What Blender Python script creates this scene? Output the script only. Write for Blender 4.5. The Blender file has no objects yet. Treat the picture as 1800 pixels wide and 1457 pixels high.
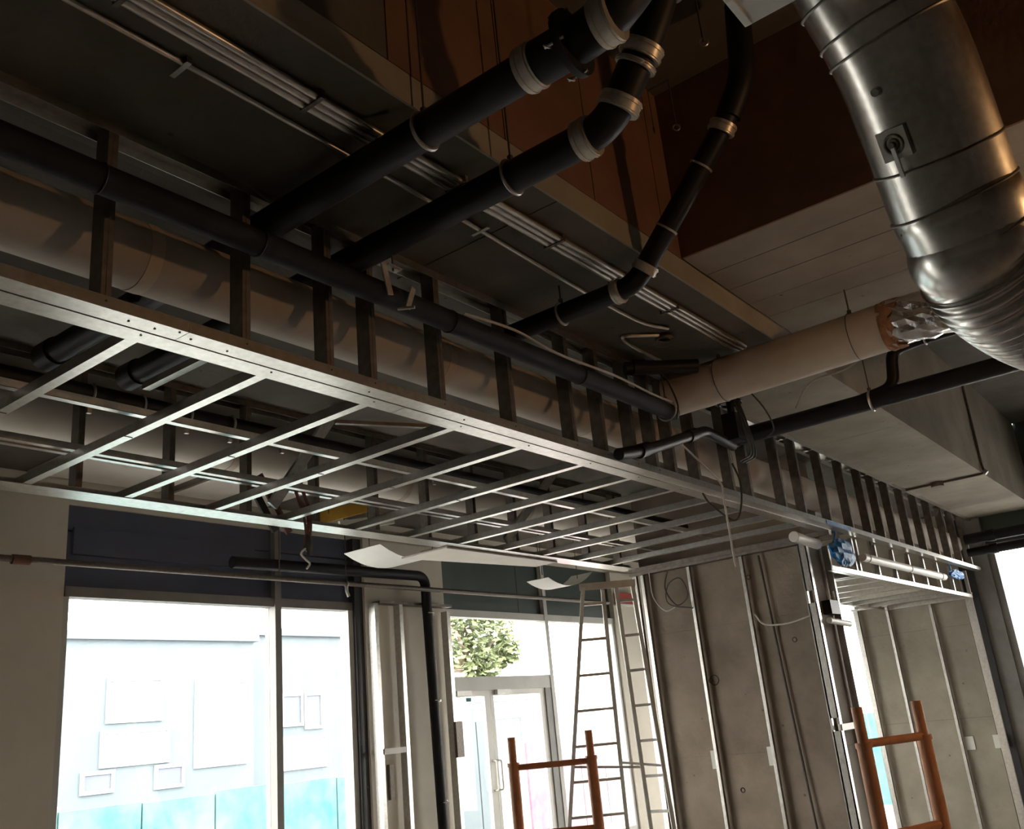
import bpy, math, random
from mathutils import Vector, Matrix
random.seed(7)
S = bpy.context.scene
COL = S.collection
PI = math.pi

# ------------------------------------------------------------------ camera, world, lights, exposure
cam = bpy.data.objects.new('camera', bpy.data.cameras.new('camera'))
COL.objects.link(cam)
cam.data.sensor_width = 36.0
cam.data.lens = 1645.9 / 1800.0 * 36.0
cam.data.clip_start = 0.05
cam.data.clip_end = 300
R = Matrix(((0.6153, -0.19693, -0.76326), (-0.78297, -0.26553, -0.56264), (-0.09187, 0.94378, -0.31759)))
cam.matrix_world = Matrix.Translation((0, 0, 1.6)) @ R.to_4x4()
S.camera = cam

S.view_settings.view_transform = 'Standard'
S.view_settings.look = 'None'
S.view_settings.gamma = 1.0
S.view_settings.use_curve_mapping = False
S.view_settings.exposure = 1.35

world = bpy.data.worlds.new('overcast_sky')
S.world = world
world.use_nodes = True
bg = world.node_tree.nodes['Background']
bg.inputs['Color'].default_value = (1.0, 0.97, 0.91, 1)
bg.inputs['Strength'].default_value = 6.0


def lamp(name, loc, energy, color, radius, aim=None, spread=2.6):
    d = bpy.data.lights.new(name, 'SPOT' if aim else 'POINT')
    d.energy = energy
    d.color = color
    d.shadow_soft_size = radius
    o = bpy.data.objects.new(name, d)
    COL.objects.link(o)
    o.location = loc
    if aim:
        d.spot_size = spread
        d.spot_blend = 0.6
        o.rotation_euler = (Vector(aim) - Vector(loc)).to_track_quat('-Z', 'Y').to_euler()
    return o


# warm work lamps of the site, standing to the right of the camera
lamp('halogen_work_lamp', (4.55, -2.3, 3.25), 40, (1.0, 0.55, 0.24), 0.10)


# ------------------------------------------------------------------ materials
def mat(name, c1, c2=None, rough=0.7, metal=0.0, scale=4.0, detail=6.0, bump=0.0, bscale=None, stretch=None, spec=0.5):
    m = bpy.data.materials.new(name)
    m.use_nodes = True
    n, l = m.node_tree.nodes, m.node_tree.links
    p = n['Principled BSDF']
    p.inputs['Roughness'].default_value = rough
    p.inputs['Metallic'].default_value = metal
    p.inputs['Specular IOR Level'].default_value = spec
    p.inputs['Base Color'].default_value = (*c1, 1)
    if c2 or bump:
        tc = n.new('ShaderNodeTexCoord')
        mp = n.new('ShaderNodeMapping')
        l.new(tc.outputs['Object'], mp.inputs['Vector'])
        if stretch:
            mp.inputs['Scale'].default_value = stretch
        nz = n.new('ShaderNodeTexNoise')
        nz.inputs['Scale'].default_value = scale
        nz.inputs['Detail'].default_value = detail
        nz.inputs['Roughness'].default_value = 0.62
        l.new(mp.outputs['Vector'], nz.inputs['Vector'])
        if c2:
            r = n.new('ShaderNodeValToRGB')
            r.color_ramp.elements[0].position = 0.36
            r.color_ramp.elements[1].position = 0.64
            r.color_ramp.elements[0].color = (*c1, 1)
            r.color_ramp.elements[1].color = (*c2, 1)
            l.new(nz.outputs['Fac'], r.inputs['Fac'])
            l.new(r.outputs['Color'], p.inputs['Base Color'])
        if bump:
            nb = n.new('ShaderNodeTexNoise')
            nb.inputs['Scale'].default_value = bscale or scale * 8
            nb.inputs['Detail'].default_value = 5
            l.new(mp.outputs['Vector'], nb.inputs['Vector'])
            b = n.new('ShaderNodeBump')
            b.inputs['Strength'].default_value = bump
            b.inputs['Distance'].default_value = 0.01
            l.new(nb.outputs['Fac'], b.inputs['Height'])
            l.new(b.outputs['Normal'], p.inputs['Normal'])
    return m


def concrete(name, c1, c2, scale=1.6, pits=True):
    """mottled cast concrete with darker stains and small air holes"""
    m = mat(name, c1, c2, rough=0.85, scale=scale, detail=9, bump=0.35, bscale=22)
    n, l = m.node_tree.nodes, m.node_tree.links
    p = n['Principled BSDF']
    base = p.inputs['Base Color'].links[0].from_socket
    tc = [x for x in n if x.type == 'TEX_COORD'][0]
    v = n.new('ShaderNodeTexVoronoi')
    v.inputs['Scale'].default_value = 4.5
    l.new(tc.outputs['Object'], v.inputs['Vector'])
    r = n.new('ShaderNodeValToRGB')
    r.color_ramp.elements[0].position = 0.03
    r.color_ramp.elements[1].position = 0.075
    r.color_ramp.elements[0].color = (0.45, 0.45, 0.45, 1)
    r.color_ramp.elements[1].color = (1, 1, 1, 1)
    l.new(v.outputs['Distance'], r.inputs['Fac'])
    nz = n.new('ShaderNodeTexNoise')
    nz.inputs['Scale'].default_value = 0.55
    nz.inputs['Detail'].default_value = 4
    l.new(tc.outputs['Object'], nz.inputs['Vector'])
    r2 = n.new('ShaderNodeValToRGB')
    r2.color_ramp.elements[0].position = 0.3
    r2.color_ramp.elements[1].position = 0.62
    r2.color_ramp.elements[0].color = (0.72, 0.72, 0.72, 1)
    r2.color_ramp.elements[1].color = (1, 1, 1, 1)
    l.new(nz.outputs['Fac'], r2.inputs['Fac'])
    for src in ((r, r2) if pits else (r2,)):
        mx = n.new('ShaderNodeMix')
        mx.data_type = 'RGBA'
        mx.blend_type = 'MULTIPLY'
        mx.inputs['Factor'].default_value = 1
        l.new(base, mx.inputs['A'])
        l.new(src.outputs['Color'], mx.inputs['B'])
        base = mx.outputs['Result']
    l.new(base, p.inputs['Base Color'])
    return m


M = {}
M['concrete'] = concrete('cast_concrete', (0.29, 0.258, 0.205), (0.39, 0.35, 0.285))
M['concrete_dark'] = concrete('darkened_concrete', (0.09, 0.076, 0.06), (0.135, 0.115, 0.092))  # darkened concrete; also carries the shade on the beam's left part
M['column'] = concrete('column_concrete', (0.19, 0.15, 0.112), (0.29, 0.238, 0.185))
M['brown_form'] = concrete('brown_concrete', (0.165, 0.08, 0.046), (0.24, 0.12, 0.07), pits=False)  # mottled reddish brown of the recess faces
M['board'] = concrete('board_marked_concrete', (0.30, 0.25, 0.20), (0.38, 0.325, 0.265))
M['plaster'] = mat('painted_wall', (0.60, 0.56, 0.48), (0.67, 0.63, 0.545), rough=0.9, scale=1.2, bump=0.1)
M['floor'] = mat('dusty_floor', (0.17, 0.157, 0.14), (0.24, 0.222, 0.20), rough=0.55, scale=1.5, bump=0.1)
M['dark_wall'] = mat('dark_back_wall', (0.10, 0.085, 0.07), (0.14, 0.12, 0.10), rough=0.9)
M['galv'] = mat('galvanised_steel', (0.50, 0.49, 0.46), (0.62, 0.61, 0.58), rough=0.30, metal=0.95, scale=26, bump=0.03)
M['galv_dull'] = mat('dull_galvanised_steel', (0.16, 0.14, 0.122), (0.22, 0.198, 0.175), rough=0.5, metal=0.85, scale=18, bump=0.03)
M['duct'] = mat('spiral_duct_steel', (0.48, 0.47, 0.44), (0.60, 0.59, 0.56), rough=0.27, metal=1.0, scale=34, bump=0.02)
M['black_pipe'] = mat('black_cast_pipe', (0.010, 0.010, 0.012), (0.014, 0.014, 0.017), rough=0.5, scale=9, bump=0.05, spec=0.25)
M['black_soft'] = mat('black_rubber_insulation', (0.010, 0.010, 0.012), (0.016, 0.016, 0.018), rough=0.7, scale=12, bump=0.1, spec=0.2)
M['band'] = mat('stainless_band', (0.48, 0.44, 0.38), (0.60, 0.56, 0.49), rough=0.38, metal=0.5, scale=30)
M['steel'] = mat('zinc_steel', (0.45, 0.44, 0.42), (0.55, 0.54, 0.52), rough=0.4, metal=0.9, scale=30)
M['rod'] = mat('dark_threaded_rod', (0.12, 0.10, 0.09), (0.17, 0.15, 0.13), rough=0.5, metal=0.7, scale=40)
M['conduit'] = mat('electrical_conduit', (0.52, 0.50, 0.46), (0.63, 0.61, 0.57), rough=0.3, metal=0.85, scale=20)
M['wrap'] = mat('paper_pipe_wrap', (0.50, 0.42, 0.34), (0.60, 0.51, 0.42), rough=0.8, scale=2.2, bump=0.12, bscale=9)
M['wrap_white'] = mat('white_duct_wrap', (0.42, 0.365, 0.31), (0.54, 0.485, 0.425), rough=0.8, scale=1.4, bump=0.1, bscale=7)
M['wrap_pale'] = mat('pale_duct_wrap', (0.58, 0.54, 0.48), (0.68, 0.64, 0.57), rough=0.8, scale=1.4, bump=0.1, bscale=7)
M['rust'] = mat('dark_rust', (0.13, 0.055, 0.035), (0.20, 0.085, 0.05), rough=0.8, scale=20)
M['torn'] = mat('torn_brown_insulation', (0.24, 0.11, 0.055), (0.40, 0.22, 0.12), rough=0.9, scale=14, bump=0.6)
M['foil'] = mat('crumpled_foil', (0.6, 0.6, 0.6), (0.75, 0.74, 0.72), rough=0.25, metal=1.0, scale=12, bump=0.9, bscale=26)
M['white'] = mat('white_enamel', (0.72, 0.72, 0.68), (0.78, 0.78, 0.74), rough=0.45, scale=3)
M['white_frame'] = mat('pale_window_frame', (0.50, 0.50, 0.47), (0.56, 0.56, 0.53), rough=0.45, scale=3)
M['grey_frame'] = mat('grey_window_frame', (0.20, 0.195, 0.18), (0.25, 0.24, 0.225), rough=0.5, scale=3)
M['dark_frame'] = mat('dark_window_frame', (0.035, 0.035, 0.04), (0.05, 0.05, 0.055), rough=0.45, scale=3)
M['spandrel'] = mat('navy_spandrel_glass', (0.07, 0.08, 0.125), (0.09, 0.10, 0.15), rough=0.35, scale=1)
M['spandrel_green'] = mat('green_spandrel_glass', (0.045, 0.065, 0.060), (0.06, 0.08, 0.074), rough=0.35, scale=1)
M['alu'] = mat('ladder_aluminium', (0.60, 0.60, 0.57), (0.70, 0.70, 0.67), rough=0.45, metal=0.25, scale=16)
M['orange'] = mat('rusty_orange_paint', (0.62, 0.29, 0.15), (0.74, 0.37, 0.20), rough=0.55, scale=14, bump=0.15)
M['wire'] = mat('dark_cable', (0.03, 0.028, 0.028), (0.05, 0.045, 0.04), rough=0.6, scale=20)
M['wire_white'] = mat('pale_cable', (0.42, 0.40, 0.37), (0.5, 0.48, 0.44), rough=0.6, scale=20)
M['wire_red'] = mat('reddish_brown_cable', (0.12, 0.045, 0.035), (0.2, 0.08, 0.06), rough=0.6, scale=20)
M['blue'] = mat('blue_plastic_wrap', (0.01, 0.13, 0.42), (0.03, 0.26, 0.62), rough=0.5, scale=16, bump=0.5)
M['yellow'] = mat('yellow_paint', (0.55, 0.30, 0.03), (0.62, 0.36, 0.05), rough=0.5, scale=6)
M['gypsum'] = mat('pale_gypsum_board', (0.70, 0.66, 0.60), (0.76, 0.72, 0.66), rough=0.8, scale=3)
M['red'] = mat('dull_red_paint', (0.35, 0.05, 0.035), (0.42, 0.07, 0.05), rough=0.5, scale=8)
M['chalk'] = mat('chalk', (0.75, 0.75, 0.72), rough=0.9)
M['ink'] = mat('dark_marker', (0.035, 0.03, 0.028), rough=0.8)
M['street'] = mat('street_asphalt', (0.24, 0.24, 0.24), (0.30, 0.30, 0.29), rough=0.8, scale=2)
M['facade'] = mat('pale_blue_facade', (0.105, 0.135, 0.157), (0.123, 0.153, 0.175), rough=0.7, scale=1)
M['facade_white'] = mat('white_facade', (0.26, 0.28, 0.29), (0.29, 0.30, 0.31), rough=0.7, scale=1)
M['ext_glass'] = mat('facade_window_glass', (0.10, 0.115, 0.15), (0.12, 0.135, 0.17), rough=0.5, scale=1)
M['teal'] = mat('teal_hoarding', (0.045, 0.19, 0.21), (0.15, 0.26, 0.27), rough=0.7, scale=1.3)
M['pink'] = mat('pink_hoarding', (0.20, 0.085, 0.14), (0.26, 0.17, 0.21), rough=0.7, scale=2)
M['leaf'] = mat('tree_leaf', (0.12, 0.16, 0.075), (0.24, 0.28, 0.14), rough=0.6, scale=2)
M['bark'] = mat('tree_bark', (0.12, 0.09, 0.06), (0.18, 0.14, 0.10), rough=0.9, scale=8, bump=0.4)
M['tag'] = mat('pale_paper_tag', (0.62, 0.62, 0.58), rough=0.8)


def glass_mat():
    m = bpy.data.materials.new('window_glass')
    m.use_nodes = True
    n, l = m.node_tree.nodes, m.node_tree.links
    n.remove(n['Principled BSDF'])
    t = n.new('ShaderNodeBsdfTransparent')
    t.inputs['Color'].default_value = (0.97, 0.97, 0.965, 1)
    g = n.new('ShaderNodeBsdfGlossy')
    g.inputs['Roughness'].default_value = 0.02
    lw = n.new('ShaderNodeLayerWeight')
    pw = n.new('ShaderNodeMath')
    pw.operation = 'POWER'
    pw.inputs[1].default_value = 5
    ma = n.new('ShaderNodeMath')
    ma.operation = 'MULTIPLY_ADD'
    ma.inputs[1].default_value = 0.9
    ma.inputs[2].default_value = 0.04
    mx = n.new('ShaderNodeMixShader')
    l.new(lw.outputs['Facing'], pw.inputs[0])
    l.new(pw.outputs['Value'], ma.inputs[0])
    l.new(ma.outputs['Value'], mx.inputs['Fac'])
    l.new(t.outputs['BSDF'], mx.inputs[1])
    l.new(g.outputs['BSDF'], mx.inputs[2])
    l.new(mx.outputs['Shader'], n['Material Output'].inputs['Surface'])
    return m


M['glass'] = glass_mat()


# ------------------------------------------------------------------ mesh helpers
class MB:
    def __init__(s):
        s.v, s.f = [], []

    def hexa(s, p):
        b = len(s.v)
        s.v += [tuple(q) for q in p]
        s.f += [tuple(b + i for i in q) for q in ((0, 3, 2, 1), (4, 5, 6, 7), (0, 1, 5, 4), (1, 2, 6, 5), (2, 3, 7, 6), (3, 0, 4, 7))]
        return s

    def box(s, x0, x1, y0, y1, z0, z1):
        return s.hexa([(x0, y0, z0), (x1, y0, z0), (x1, y1, z0), (x0, y1, z0), (x0, y0, z1), (x1, y0, z1), (x1, y1, z1), (x0, y1, z1)])

    def obox(s, c, ax, ay, az, sx, sy, sz):
        c = Vector(c)
        a, b, d = Vector(ax).normalized() * sx / 2, Vector(ay).normalized() * sy / 2, Vector(az).normalized() * sz / 2
        return s.hexa([c - a - b - d, c + a - b - d, c + a + b - d, c - a + b - d, c - a - b + d, c + a - b + d, c + a + b + d, c - a + b + d])

    def bar(s, p, q, w, h, up=(0, 0, 1)):
        p, q = Vector(p), Vector(q)
        d = (q - p)
        x = d.cross(Vector(up))
        if x.length < 1e-6:
            x = Vector((1, 0, 0))
        y = x.cross(d)
        return s.obox((p + q) / 2, d, x, y, d.length, w, h)

    def tube(s, pts, r, n=14, caps=True):
        pts = [Vector(p) for p in pts]
        rs = r if isinstance(r, (list, tuple)) else [r] * len(pts)
        t0 = (pts[1] - pts[0]).normalized()
        u = t0.orthogonal().normalized()
        b = len(s.v)
        for i, p in enumerate(pts):
            t = (pts[min(i + 1, len(pts) - 1)] - pts[max(i - 1, 0)]).normalized()
            u = (u - t * u.dot(t)).normalized()
            w = t.cross(u)
            for k in range(n):
                a = 2 * PI * k / n
                s.v.append(tuple(p + (u * math.cos(a) + w * math.sin(a)) * rs[i]))
        for i in range(len(pts) - 1):
            for k in range(n):
                k2 = (k + 1) % n
                s.f.append((b + i * n + k, b + i * n + k2, b + (i + 1) * n + k2, b + (i + 1) * n + k))
        if caps:
            s.f.append(tuple(b + k for k in range(n))[::-1])
            e = b + (len(pts) - 1) * n
            s.f.append(tuple(e + k for k in range(n)))
        return s

    def ring(s, c, nrm, R, r, n=28, m=6, a0=0, a1=2 * PI):
        c, nrm = Vector(c), Vector(nrm).normalized()
        u = nrm.orthogonal().normalized()
        w = nrm.cross(u)
        full = abs(a1 - a0 - 2 * PI) < 1e-6
        b = len(s.v)
        cnt = n if full else n + 1
        for i in range(cnt):
            a = a0 + (a1 - a0) * i / n
            d = u * math.cos(a) + w * math.sin(a)
            for k in range(m):
                q = 2 * PI * k / m
                s.v.append(tuple(c + d * (R + r * math.cos(q)) + nrm * r * math.sin(q)))
        for i in range(n):
            j = (i + 1) % cnt
            for k in range(m):
                k2 = (k + 1) % m
                s.f.append((b + i * m + k, b + j * m + k, b + j * m + k2, b + i * m + k2))
        return s

    def build(s, name, m, parent=None, smooth=False):
        if parent is not None:
            o0 = ORI[parent]
        else:
            xs = [[q[i] for q in s.v] for i in range(3)]
            o0 = Vector(((min(xs[0]) + max(xs[0])) / 2, (min(xs[1]) + max(xs[1])) / 2, min(xs[2])))
        me = bpy.data.meshes.new(name)
        me.from_pydata([tuple(Vector(q) - o0) for q in s.v], [], s.f)
        me.materials.append(M[m] if isinstance(m, str) else m)
        if smooth:
            me.shade_smooth()
            me.set_sharp_from_angle(angle=math.radians(40))
        o = bpy.data.objects.new(name, me)
        COL.objects.link(o)
        if parent is not None:
            o.parent = parent
        else:
            o.location = o0
        ORI[o] = o0
        return o


ORI = {}


def tag(o, label=None, cat=None, group=None, kind=None):
    if label:
        o['label'] = label
    if cat:
        o['category'] = cat
    if group:
        o['group'] = group
    if kind:
        o['kind'] = kind
    return o


def thing(name, loc, label, cat, group=None):
    o = bpy.data.objects.new(name, None)
    o.empty_display_size = 0.1
    COL.objects.link(o)
    o.location = loc
    ORI[o] = Vector(loc)
    return tag(o, label, cat, group)


def struct(name, mb, m, label=None, smooth=False, cat=None):
    return tag(mb.build(name, m, None, smooth), label, cat, None, 'structure')


def place(name, src, parent, d):
    """a linked copy of a part's mesh, shifted by d"""
    o = src.copy()
    o.name = name
    COL.objects.link(o)
    o.parent = parent
    o.location = src.location + Vector(d)
    return o


def curve(pts, n=6):
    P = [Vector(p) for p in pts]
    P = [P[0] * 2 - P[1]] + P + [P[-1] * 2 - P[-2]]
    out = []
    for i in range(1, len(P) - 2):
        for k in range(n):
            t = k / n
            out.append(0.5 * ((2 * P[i]) + (-P[i - 1] + P[i + 1]) * t + (2 * P[i - 1] - 5 * P[i] + 4 * P[i + 1] - P[i + 2]) * t * t
                              + (-P[i - 1] + 3 * P[i] - 3 * P[i + 1] + P[i + 2]) * t ** 3))
    out.append(P[-2])
    return out


def fillet(pts, rad, n=7):
    P = [Vector(p) for p in pts]
    out = [P[0]]
    for i in range(1, len(P) - 1):
        a, b, c = P[i - 1], P[i], P[i + 1]
        d0, d1 = (a - b).normalized(), (c - b).normalized()
        r = min(rad, (a - b).length * 0.48, (c - b).length * 0.48)
        p, q = b + d0 * r, b + d1 * r
        for k in range(n + 1):
            t = k / n
            out.append(p * (1 - t) ** 2 + b * 2 * t * (1 - t) + q * t * t)
    out.append(P[-1])
    return out


T = 0.0022  # sheet thickness


def stud_mb(x, y, z0, z1, depth=0.092, fl=0.041, web='-x'):
    """upright C stud for a wall running along x: web across the wall, flanges on both faces"""
    b = MB()
    b.box(x, x + T, y, y + depth, z0, z1)
    for ya in (y, y + depth - T):
        b.box(x + T, x + fl, ya, ya + T, z0, z1)
    b.box(x + fl - T, x + fl, y + T, y + 0.012, z0, z1)
    b.box(x + fl - T, x + fl, y + depth - 0.012, y + depth - T, z0, z1)
    b.box(x + fl * 0.45, x + fl * 0.55, y - 0.0015, y, z0, z1)   # pressed rib of the face flange
    return b


def track_x(x0, x1, y0, y1, z, up=0.045, t=T):
    """U track along x; up > 0 legs point up from z, up < 0 legs hang down"""
    b = MB()
    za, zb = (z, z + t) if up > 0 else (z - t, z)
    b.box(x0, x1, y0, y1, za, zb)
    lo, hi = (z + t, z + up) if up > 0 else (z + up, z - t)
    b.box(x0, x1, y0, y0 + t, lo, hi)
    b.box(x0, x1, y1 - t, y1, lo, hi)
    return b


def joist_mb(x, y0, y1, z, depth=0.050, fl=0.052):
    b = MB()
    b.box(x, x + T, y0, y1, z, z + depth)
    b.box(x + T, x + fl, y0, y1, z, z + T)
    b.box(x + T, x + fl, y0, y1, z + depth - T, z + depth)
    b.box(x + fl - T, x + fl, y0, y1, z + T, z + 0.012)
    b.box(x + fl - T, x + fl, y0, y1, z + depth - 0.012, z + depth - T)
    return b


def screw(parent, pts, nrm=(0, 0, -1), r=0.005):
    src = None
    for p in pts:
        p = Vector(p)
        if src is None:
            src = MB().tube([p, p + Vector(nrm) * 0.003], r, 8).build('screw', 'rod', parent)
            src0 = p
        else:
            place('screw', src, parent, p - src0)


# ================================================================== THE SETTING
XL, XR, YB, YF = -4.0, 15.6, -6.0, 8.0
FL = -0.5   # floor level; the camera looks from a raised platform
struct('floor', MB().box(XL, XR, YB, YF + 0.2, FL - 0.15, FL), 'floor', 'dusty concrete floor of the room')
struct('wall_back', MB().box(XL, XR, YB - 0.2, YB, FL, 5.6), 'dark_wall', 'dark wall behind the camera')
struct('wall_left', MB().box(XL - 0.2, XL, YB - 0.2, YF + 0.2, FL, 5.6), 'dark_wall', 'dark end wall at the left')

# high slab, lower slab behind the studs
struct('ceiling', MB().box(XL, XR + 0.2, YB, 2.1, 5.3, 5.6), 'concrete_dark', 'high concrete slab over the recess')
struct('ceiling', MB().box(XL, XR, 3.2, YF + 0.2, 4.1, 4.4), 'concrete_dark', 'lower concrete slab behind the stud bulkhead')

# long beam the bulkhead hangs from, its soffit cast in bays
beam = struct('ceiling_beam', MB().box(XL, XR, 2.112, 3.2, 4.012, 5.3), 'concrete', 'long concrete beam over the stud bulkhead')
xs = [XL, -1.2, 0.6, 3.4, 6.3, 9.1, 12.3, XR]
for a, b in zip(xs, xs[1:]):
    MB().box(a + 0.004, b - 0.004, 2.112, 3.2, 4.0, 4.012).build('soffit_bay', 'concrete_dark' if b < 7 else 'concrete', beam)  # left bays darker: fading daylight put into their colour
xs = [XL, -1.5, 0.0, 1.5, 2.25, 3.0, 3.75, 4.5, 4.7]
for i, (a, b) in enumerate(zip(xs, xs[1:])):
    MB().box(a + 0.004, b - 0.004, 2.098, 2.112, 4.15, 5.3).build('face_panel', 'brown_form' if b > 2.9 else 'concrete_dark', beam)  # panels left of the brown ones hold the shadow as dark concrete
xs = [7.2, 9.6, 12.0, 14.0, XR]
for a, b in zip(xs, xs[1:]):
    MB().box(a + 0.003, b - 0.003, 2.1, 2.112, 4.0, 5.3).build('face_panel', 'concrete', beam)
MB().box(XL, 7.2, 2.1, 2.112, 4.0, 4.147).build('face_strip', 'concrete', beam)

# wide cross beam with board-marked soffit
cross = struct('ceiling_beam', MB().box(4.7, 7.2, YB, 2.098, 4.16, 5.3), 'concrete', 'wide cross beam with a board marked soffit')
bw = 2.5 / 8
for k in range(8):
    for (ya, yb) in ((-2.2, -0.55), (-0.546, 0.9), (0.904, 2.098)):
        z = 4.15 + random.uniform(0, 0.004)
        MB().box(4.7 + k * bw + 0.003, 4.7 + (k + 1) * bw - 0.003, ya, yb - 0.003, z, 4.165).build('board_strip', 'board', cross)
MB().box(4.685, 4.7, YB, 2.098, 4.15, 5.3).build('face_panel', 'brown_form', cross)

# ---------------------------------------------------------------- street-side wall (y = 8)
struct('wall_front', MB().box(2.0, 4.1, YF, YF + 0.25, FL, 4.35), 'plaster', 'pale plastered wall left of the big window')
struct('wall_front', MB().box(XL, 1.0, YF, YF + 0.25, FL, 4.35), 'plaster', 'front wall outside the picture at the left')
struct('wall_front', MB().box(1.0, 2.0, YF, YF + 0.25, 3.02, 4.35), 'plaster', 'lintel of the narrow window outside the picture at the left')
w5 = struct('window_5', MB().box(1.0, 2.0, YF, YF + 0.12, 2.94, 3.02), 'grey_frame', 'narrow shop window outside the picture at the left')
for x in (1.0, 1.94):
    MB().box(x, x + 0.06, YF, YF + 0.12, FL, 2.94).build('side_frame', 'grey_frame', w5)
MB().box(1.06, 1.94, YF + 0.06, YF + 0.068, FL, 2.94).build('pane', 'glass', w5)
struct('wall_front', MB().box(4.1, XR, YF, YF + 0.25, 3.86, 4.35), 'plaster', 'concrete lintel over the shop windows')
pier = struct('wall_front', MB().box(7.55, 8.9, 7.9, YF + 0.25, FL, 3.86), 'plaster', 'concrete pier between the big window and the door')  # pale wall paint here stands for the door window's light on the concrete
struct('wall_front', MB().box(13.0, XR + 0.2, YF - 0.05, YF + 0.25, FL, 3.86), 'plaster', 'beige wall right of the glass door')


def pane(parent, x0, x1, z0, z1, y=YF + 0.06):
    return MB().box(x0, x1, y, y + 0.008, z0, z1).build('pane', 'glass', parent)


w1 = struct('window_1', MB().box(4.1, 7.62, YF - 0.02, YF + 0.12, 3.04, 3.13), 'grey_frame', 'large shop window with a dark spandrel above')
fr = lambda n, m, *b: MB().box(*b).build(n, m, w1)
fr('mullion', 'grey_frame', 6.33, 6.41, YF - 0.04, YF + 0.13, FL, 3.86)
fr('side_frame', 'white_frame', 4.1, 4.15, YF, YF + 0.12, FL, 3.04)
fr('side_frame', 'white_frame', 7.36, 7.43, YF - 0.02, YF + 0.12, FL, 3.04)
fr('side_post', 'dark_frame', 7.43, 7.55, YF - 0.06, YF + 0.12, FL, 3.86)
fr('sill', 'grey_frame', 4.1, 7.43, YF - 0.02, YF + 0.12, FL, 0.12)
pane(w1, 4.15, 6.33, 0.12, 3.04)
pane(w1, 6.41, 7.36, 0.12, 3.04)
for a, b in ((4.1, 6.33), (6.41, 7.43)):
    for za, zb in ((3.13, 3.36), (3.37, 3.62), (3.63, 3.86)):
        fr('spandrel_panel', 'spandrel', a, b, YF + 0.03, YF + 0.07, za + 0.003, zb)
fr('backing_panel', 'dark_frame', 4.1, 7.43, YF + 0.08, YF + 0.11, 3.13, 3.86)
fr('blind_box', 'spandrel', 4.16, 6.1, YF + 0.0, YF + 0.03, 3.42, 3.66)

w2 = struct('window_2', MB().box(8.9, 13.0, YF - 0.02, YF + 0.12, 3.03, 3.12), 'white_frame', 'glazing over and beside the glass door')
fr = lambda n, m, *b: MB().box(*b).build(n, m, w2)
fr('side_frame', 'grey_frame', 8.9, 8.99, YF - 0.02, YF + 0.12, FL, 3.86)
fr('mullion', 'white_frame', 11.12, 11.2, YF - 0.03, YF + 0.12, FL, 3.86)
fr('transom', 'white_frame', 8.99, 11.12, YF - 0.02, YF + 0.12, 2.11, 2.28)
fr('side_frame', 'white_frame', 12.92, 13.0, YF - 0.02, YF + 0.12, FL, 3.03)
pane(w2, 8.99, 11.12, 2.28, 3.03)
pane(w2, 11.2, 12.92, 0.1, 3.03)
fr('sill', 'white_frame', 11.2, 12.92, YF - 0.02, YF + 0.12, FL, 0.1)
for a, b in ((8.99, 10.6), (10.6, 11.12), (11.2, 13.0)):
    fr('spandrel_panel', 'spandrel_green', a + 0.004, b - 0.004, YF + 0.03, YF + 0.07, 3.12, 3.86)

fr('backing_panel', 'dark_frame', 8.99, 13.0, YF + 0.08, YF + 0.11, 3.12, 3.86)
d1 = struct('door_1', MB().box(10.98, 11.12, YF - 0.02, YF + 0.10, FL, 2.11), 'grey_frame', 'double glass door under the transom')
for x0, x1, hs in ((9.0, 9.78, 1), (9.79, 10.98, -1)):
    leaf = MB().box(x0, x1, YF, YF + 0.05, 2.04, 2.11).box(x0, x1, YF, YF + 0.05, FL + 0.02, 0.25) \
        .box(x0, x0 + 0.06, YF, YF + 0.05, 0.25, 2.04).box(x1 - 0.11, x1, YF, YF + 0.05, 0.25, 2.04).build('door_leaf', 'white', d1)
    MB().box(x0 + 0.06, x1 - 0.11, YF + 0.02, YF + 0.03, 0.25, 2.04).build('pane', 'glass', leaf)
    hx = x1 - 0.05 if hs > 0 else x0 + 0.03
    MB().tube(fillet([(hx, YF, 1.25), (hx, YF - 0.07, 1.25), (hx, YF - 0.07, 0.9), (hx, YF, 0.9)], 0.03, 4), 0.012, 8).build('pull_handle', 'alu', leaf, True)
    cl = MB().box(x0 + 0.08, x0 + 0.36, YF - 0.06, YF, 2.05, 2.11).build('door_closer', 'alu', leaf)
MB().box(9.32, 9.42, YF + 0.012, YF + 0.016, 1.98, 2.03).build('sticker', 'teal', d1)

# ---------------------------------------------------------------- end wall (x = 15.6)
w3 = struct('window_3', MB().box(XR - 0.05, XR + 0.12, -1.6, 2.88, 3.50, 3.58), 'grey_frame', 'bright window at the right end of the room')
fr = lambda n, m, *b: MB().box(*b).build(n, m, w3)
fr('side_frame', 'grey_frame', XR - 0.06, XR + 0.12, 2.78, 2.88, FL, 3.58)
fr('side_post', 'grey_frame', XR - 0.10, XR + 0.12, 2.88, 3.12, FL, 4.0)
fr('side_post', 'dark_frame', XR - 0.16, XR + 0.12, 3.12, 3.3, FL, 4.0)
fr('backing_panel', 'dark_frame', XR + 0.09, XR + 0.12, -1.6, 2.88, 3.58, 5.3)
fr('mullion', 'grey_frame', XR - 0.06, XR + 0.12, 0.6, 0.68, FL, 3.5)
fr('sill', 'grey_frame', XR - 0.05, XR + 0.12, -1.6, 2.78, FL, 0.12)
for a, b in ((-1.6, 0.6), (0.68, 2.78)):
    MB().box(XR + 0.05, XR + 0.058, a, b, 0.12, 3.5).build('pane', 'glass', w3)
for a, b in ((-1.6, 0.3), (0.31, 2.1), (2.11, 2.88)):
    fr('spandrel_panel', 'spandrel_green', XR + 0.02, XR + 0.08, a, b, 3.58, 5.3)
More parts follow.
